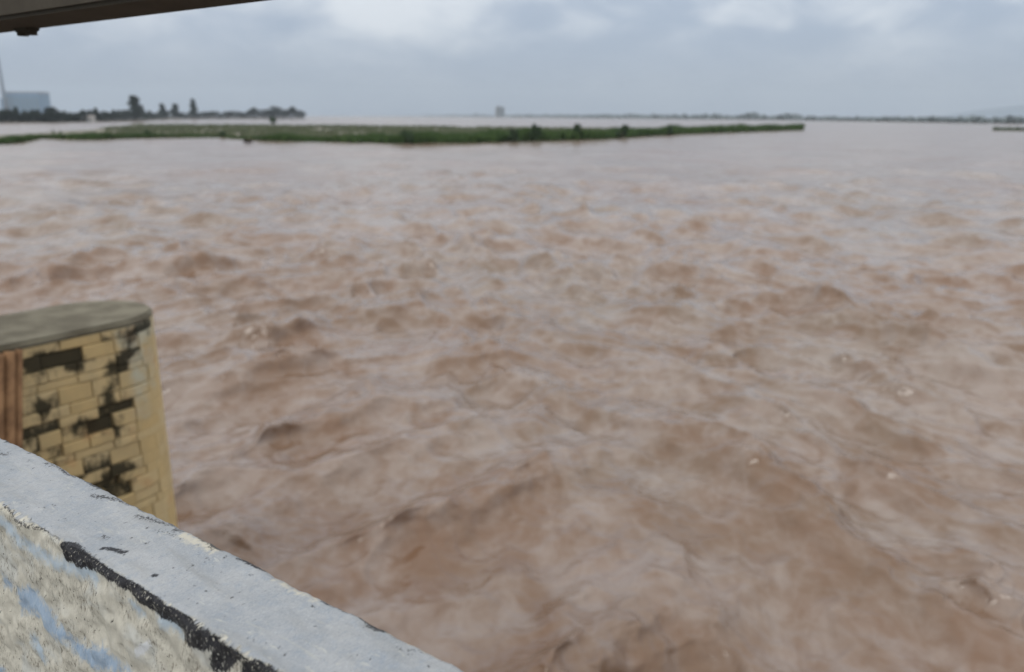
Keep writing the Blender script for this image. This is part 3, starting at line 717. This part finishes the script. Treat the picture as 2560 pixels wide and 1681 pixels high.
def build_parapet():
    aa = np.concatenate([np.arange(-14, -.2, .35), np.arange(-.2, .35, .03), np.arange(.35, 2.45, .0045), np.arange(2.45, 3.4, .04), np.arange(3.4, 22, .35)])
    W = P_OUT - P_IN; RB = 0.012
    prof = []                                # perp, z, across
    for v in np.concatenate([np.linspace(-1.0, -.5, 6)[:-1], np.linspace(-.5, -RB, 70)]): prof.append((P_IN, ZT+v, v))
    for k in range(1, 5):
        an = k/5*math.pi/2; prof.append((P_IN+RB*(1-math.cos(an)), ZT-RB+RB*math.sin(an), -RB+2*RB*k/5))
    for v in np.linspace(RB, W-RB, 36): prof.append((P_IN+v, ZT, v))
    for k in range(1, 5):
        an = k/5*math.pi/2; prof.append((P_OUT-RB*(1-math.sin(an)), ZT-RB*(1-math.cos(an)), W-RB+2*RB*k/5))
    for v in np.concatenate([np.linspace(RB, .1, 8), np.linspace(.15, 1.6, 12)]): prof.append((P_OUT, ZT-v, W+v))
    prof = np.array(prof); npf = len(prof)
    A, I = np.meshgrid(aa, np.arange(npf), indexing='ij')
    Pp, Zz, Vv = prof[I, 0], prof[I, 1], prof[I, 2]
    # real unevenness of the hand-floated plaster
    s1 = smooth_noise(A, Vv + 3, 71); s2 = smooth_noise(A*3.1, Vv*3.1 + 1, 72); s3 = smooth_noise(A*.25, Vv*.25, 73)
    top = (Vv > 0) & (Vv < W)
    inner = Vv <= 0.004
    Zz = Zz + np.where(top, .0006*s1 + .0004*s2 + .0008*s3, .0008*s3)
    Pp = Pp + np.where(inner, -(.0030*s1 + .0016*s2 + .002*s3), 0) + np.where(Vv >= W-.012, .0008*s3 + .0005*s1 + .0007*s2, 0)
    V = (A[..., None]*BU + Pp[..., None]*BN + Zz[..., None]*np.array([0, 0, 1.0])).reshape(-1, 3)
    idx = np.arange(len(aa)*npf).reshape(len(aa), npf)
    Q = np.stack([idx[:-1, :-1], idx[1:, :-1], idx[1:, 1:], idx[:-1, 1:]], -1).reshape(-1, 4)
    o = fast_mesh('parapet', V, Q, M_PARA, smooth=True)
    M = lambda f, pts: [to_av(*f(*q)) for q in pts]
    strip = M(z1, [(520,345),(600,345),(690,360),(760,430),(830,490),(1000,610),(1200,710),(1450,890),(1670,1020),(1900,1160),(2110,1310),(2020,1370),(1960,1450),(1780,1450),(1850,1230),(1750,1265),(1600,1230),(1555,1170),(1570,1100),(1440,1040),(1330,960),(1210,870),(1100,780),(950,680),(800,600),(650,562),(560,520),(520,470)])
    strip2 = M(z1, [(2070,1350),(2180,1335),(2270,1370),(2420,1450),(2420,1520),(2080,1520)])
    black = np.maximum(poly_field(A, Vv, strip), poly_field(A, Vv, strip2))
    edge1 = M(z1, [(2020,478),(2100,488),(2200,525),(2290,578),(2210,562),(2120,530)])
    black = np.maximum(black, poly_field(A, Vv, edge1) + .002)
    dash = line_field(A, Vv, M(z1, [(885,398),(960,408),(1030,425),(1085,430)]), .0045)
    black = np.maximum(black, dash)
    black = np.maximum(black, line_field(A, Vv, M(z1, [(1320,628),(1345,632)]), .003))
    black = np.maximum(black, line_field(A, Vv, M(z2, [(1060,690),(1230,770),(1410,850),(1580,922)]), .003))
    sc = line_field(A, Vv, M(z1, [(1180,125),(1350,170),(1490,200)]), .004)
    sc = np.maximum(sc, line_field(A, Vv, M(z1, [(1500,235),(1565,245)]), .005))
    sc = np.maximum(sc, line_field(A, Vv, M(z1, [(1345,245),(1450,275),(1570,318)]), .001))
    sc = np.maximum(sc, line_field(A, Vv, M(z3, [(460,330),(600,350),(690,375),(745,400)]), .005))
    sc = np.maximum(sc, line_field(A, Vv, M(z3, [(225,175),(300,195),(380,235)]), .004))
    sc = np.maximum(sc, line_field(A, Vv, M(z3, [(0,125),(40,133)]), .004))
    sc = np.maximum(sc, line_field(A, Vv, M(z1, [(890,295),(940,305)]), .003))
    sc = np.maximum(sc, line_field(A, Vv, M(z1, [(30,45),(250,215),(400,262)]), .004))
    sc = np.maximum(sc, line_field(A, Vv, M(z2, [(1730,1108),(1930,1110)]), .0015))
    chip = -.002 + .008*smooth_noise(A*.8, A*0, 79) - np.abs(Vv - W + .002)
    sc = np.maximum(sc, np.where((smooth_noise(A*.5, A*0+.7, 80) > -.3), chip, -1))
    side = -Vv + .004
    pb = line_field(A, Vv, M(z1, [(40,190),(150,320),(250,390),(370,470),(500,540),(800,640)]), .011)
    pb = np.maximum(pb, line_field(A, Vv, M(z1, [(1380,1010),(1500,1090)]), .012))
    pb = np.maximum(pb, line_field(A, Vv, M(z1, [(330,1180),(380,1330)]), .012))
    pb = np.maximum(pb, line_field(A, Vv, M(z1, [(1120,880),(1180,930)]), .008))
    bl = poly_field(A, Vv, M(z1, [(150,760),(260,740),(330,850),(440,920),(470,990),(560,1090),(640,1180),(740,1250),(860,1240),(940,1320),(1120,1440),(820,1440),(700,1320),(560,1180),(420,1120),(390,1010),(300,960),(200,940)]))
    bl = np.maximum(bl, line_field(A, Vv, M(z1, [(45,695),(80,700)]), .010))
    bl = np.maximum(bl, line_field(A, Vv, M(z1, [(0,1400),(60,1440)]), .010))
    wh = poly_field(A, Vv, M(z1, [(1190,1300),(1190,1230),(1270,1170),(1290,1210),(1250,1290)]))
    cm = line_field(A, Vv, M(z1, [(1580,290),(1680,330),(1780,370),(1850,400)]), .010)
    cm = np.maximum(cm, line_field(A, Vv, M(z2, [(660,520),(760,560),(870,610),(1010,670)]), .004))
    cm = np.maximum(cm, (-.010 + .006*smooth_noise(A*.6, Vv, 77)) - np.abs(Vv - W))
    for nm, f in (('along', A), ('across', Vv), ('side', side), ('black', black), ('scuff', sc), ('blue', bl), ('pale_blue', pb), ('cream', cm), ('white', wh)):
        attr(o, nm, f)
    tag(o, 'concrete parapet with peeling blue-grey and cream paint and black tar streak', 'parapet')
build_parapet()

def overhead_girder():
    K = 0.30; p0 = 5.09*K; zb = CAM[2] + K        # a girder carried on outrigger brackets outside the parapet
    root = empty('overhead_girder', tuple(br(1.0, p0, ZD)))
    mw = root.location
    def prt(name, *a, **k):
        o = prism(name, *a, **k); o.parent = root; o.matrix_parent_inverse = Matrix.Translation(-mw); return o
    prt('beam', -9, 15, p0-.22, p0, zb, zb+.36, M_STEEL, bevel=.012)
    d = ray(86, 72); k = p0/(d @ BN); w = CAM + d*k; ac = w @ BU
    prt('bracket', ac-.055, ac+.055, p0-.06, p0-.014, zb-.012, zb+.03, M_STEEL, bevel=.005)
    for dx in (-.03, .035):
        b = br(ac+dx, p0-.036, zb-.024); V, Fc = tube([b, b+np.array([0, 0, .03])], [.02, .02], 6)
        o = link_mesh('bolt', V, Fc, M_STEEL, root); o.matrix_parent_inverse = Matrix.Translation(-mw)
    for ap in (-7.4, -1.6, 4.9, 10.7):
        prt('post', ap-.06, ap+.06, p0-.17, p0-.05, ZD-.40, zb+.004, M_STEEL, bevel=.006)
        prt('outrigger', ap-.055, ap+.055, P_OUT-.05, p0-.16, ZD-.36, ZD-.20, M_STEEL, bevel=.006)
    tag(root, 'dark steel girder crossing the top left corner overhead', 'girder')
overhead_girder()

def pier():
    A0, PC, RW, TOPZ = 10.46, 5.02, 0.80, 4.50
    root = empty('bridge_pier', tuple(br(A0, PC, 0))); inv = Matrix.Translation(-root.location)
    def own(o): o.parent = root; o.matrix_parent_inverse = inv; return o
    # outline as a function of perimeter length s (0 at perp 3.95 on the near face, round the nose, back on the far face)
    PS = 3.87; L1 = PC-PS; LA = math.pi*RW; LT = L1*2+LA
    def per(s, off=0.0):
        r = RW+off
        if s < L1: return br(A0-r, PS+s, 0)
        if s < L1+LA:
            an = (s-L1)/RW; return br(A0-r*math.cos(an), PC+r*math.sin(an), 0)
        return br(A0+r, PC-(s-L1-LA), 0)
    def ring(off, z0, z1, name, mat, inner=-7.0, n=30):
        pts = [br(A0-RW-off, inner, 0)] + [per(s, off) for s in np.linspace(L1*.999, L1+LA*.999, n)] + [br(A0+RW+off, inner, 0)]
        m = len(pts); V = [p+np.array([0, 0, z0]) for p in pts] + [p+np.array([0, 0, z1]) for p in pts]
        Fc = [(i, (i+1) % m, m+(i+1) % m, m+i) for i in range(m)] + [tuple(range(m))[::-1], tuple(range(m, 2*m))]
        return own(link_mesh(name, V, Fc, mat))
    ring(-.16, -4, TOPZ-.08, 'core', M_CORE, inner=3.0)
    # cap: thin weathered slab, slightly uneven
    cap = ring(.0, TOPZ-.075, TOPZ, 'cap', M_CAP, inner=1.2)
    bm = bmesh.new(); bm.from_mesh(cap.data); bmesh.ops.bevel(bm, geom=[e for e in bm.edges if min(v.co.z for v in e.verts) > TOPZ-.01], offset=.035, segments=3, affect='EDGES'); bm.to_mesh(cap.data); bm.free()
    # rear shaft under the deck, set back from the masonry face by an open joint
    V = [br(A0+sx*(RW-.12), p, zz) for zz in (-4, TOPZ-.09) for (sx, p) in ((-1, 2.6), (1, 2.6), (1, -7), (-1, -7))]
    own(link_mesh('rear_shaft', V, [(0, 1, 2, 3), (4, 7, 6, 5), (0, 4, 5, 1), (1, 5, 6, 2), (2, 6, 7, 3), (3, 7, 4, 0)], M_CORE))
    # rusty vertical guides at the inner end of the near face
    for (pp, rr) in ((3.60, .075), (3.735, .06), (3.835, .038)):
        b = br(A0-RW-.03, pp, 0); V, Fc = tube([b+np.array([0, 0, TOPZ-.08-5.0])-BN*.75, b+np.array([0, 0, TOPZ-.07])], [rr, rr], 14)
        own(link_mesh('rusty_pipe', V, Fc, M_RUST, smooth=True))
    # courses of stone
    rs = np.random.RandomState(12)
    zt = TOPZ-.08; course = 0; CH = 0.30
    missing = [(4.42, 4.62, 4.2), (4.60, 4.90, 3.3), (4.60, 4.90, 2.4), (3.9, 4.0, 3.0)]
    stains = [(4.55, 4.2, .22, .16), (4.10, 4.22, .16, .14), (4.10, 3.58, .07, .1), (4.46, 3.75, .08, .1), (5.0, 3.95, .1, .12), (4.42, 3.28, .25, .13), (4.05, 3.2, .14, .16), (4.05, 3.7, .06, .12), (4.75, 3.2, .28, .17), (4.76, 2.48, .3, .24), (4.3, 2.7, .16, .1), (5.25, 4.25, .12, .2), (5.0, 4.35, .2, .06), (4.5, 4.36, .5, .04), (4.0, 2.9, .3, .12), (4.86, 3.55, .05, .14), (5.6, 4.2, .08, .2)]
    def fields(s, zz):
        pp = 3.95+s if s < L1 + 1.2 else 99
        st = 0.0
        for (a, b, wa, wb) in stains: st = max(st, 1.05-(((pp-a)/wa)**2+((zz-b)/wb)**2)*.55)
        base = .27 if s < L1 else -.25
        if zz < 2.9: base -= .12
        pale = np.interp(s, [L1-.25, L1+.1, L1+.5, L1+1.2], [0, .75, .6, .2]) * np.interp(zz, [2.3, 3.2, 4.3], [0, .6, 1.0])
        return max(base, st, -.3), pale
    while zt > -.45:
        h = (0.13, 0.20, 0.16, 0.11, 0.22, 0.15)[course % 6]*rs.uniform(.92, 1.08); z0 = zt-h; s = -min(.15*(TOPZ-zt), .75)
        first = True
        while s < LT-.05:
            w = rs.uniform(.26, .50) if s < L1+1.25 else 1.1
            if first and course % 2: w *= .55
            first = False
            e = min(s+w, LT)
            if LT-e < .12: e = LT
            j = .0045 if s < L1 else .002
            mid_p = 3.95+(s+e)/2; mid_z = (zt+z0)/2
            gone = any(abs(mid_z-q[2]) < .15 and q[0]-.08 < mid_p < q[1]+.06 for q in missing) and s < L1
            dpt = rs.uniform(-.06, -.03) if gone else rs.uniform(-.014, .006) if s < L1 else rs.uniform(-.003, .003)
            nseg = 5; V = []; Fc = []; ch = .010 if s < L1 else .004
            ss = np.linspace(s+j, e-j, nseg)
            ss[1] = s+j+ch; ss[-2] = e-j-ch
            zs = [z0+j, z0+j+ch, zt-j-ch, zt-j]
            stv, plv = [], []
            for a_, q in enumerate(ss):
                for b_, zz in enumerate(zs):
                    edge = a_ in (0, nseg-1) or b_ in (0, 3)
                    jit = rs.uniform(-.004, .004) if s < L1 else 0
                    off = dpt + jit - (ch if edge else 0)
                    V.append(per(q, off)+np.array([0, 0, zz + (rs.uniform(-.004, .004) if s < L1 else 0)]))
                    f = fields(q, zz); stv.append(max(f[0], .85) if gone else f[0]); plv.append(f[1])
            nb = len(V)
            for q in (ss[0], ss[-1]):
                for zz in (zs[0], zs[-1]): V.append(per(q, -.17)+np.array([0, 0, zz])); stv.append(0); plv.append(0)
            for a_ in range(nseg-1):
                for b_ in range(3): Fc.append((a_*4+b_, (a_+1)*4+b_, (a_+1)*4+b_+1, a_*4+b_+1))
            l = (nseg-1)*4
            Fc.append(tuple([0, 1, 2, 3, nb+1, nb]))
            Fc.append(tuple([l+3, l+2, l+1, l, nb+2, nb+3]))
            Fc.append(tuple([k*4 for k in range(nseg)][::-1] + [nb, nb+2]))
            Fc.append(tuple([k*4+3 for k in range(nseg)] + [nb+3, nb+1]))
            o = own(link_mesh('stone_block', V, Fc, M_MASON)); attr(o, 'stain', stv); attr(o, 'pale', plv)
            s = e
        zt = z0; course += 1
    tag(root, 'round-nosed yellow stone bridge pier with black patches standing in the flood', 'pier')
pier()

# ================================================================= haze
def haze():
    m = bpy.data.materials.new('river_haze'); m.use_nodes = True; t = NT(m.node_tree)
    out = t.n('ShaderNodeOutputMaterial')
    v = t.n('ShaderNodeVolumePrincipled', {'Color': (0.80, 0.90, 1.0, 1.0), 'Density': 0.00010, 'Anisotropy': 0.1})
    m.node_tree.links.new(v.outputs[0], out.inputs[1])
    bm = bmesh.new(); box_bm(bm, (-12500, -12500, -8), (12500, 12500, 380)); o = bm_obj('haze', bm, m); o['kind'] = 'stuff'
    tag(o, 'thin pale blue haze over the river', 'haze')
haze()
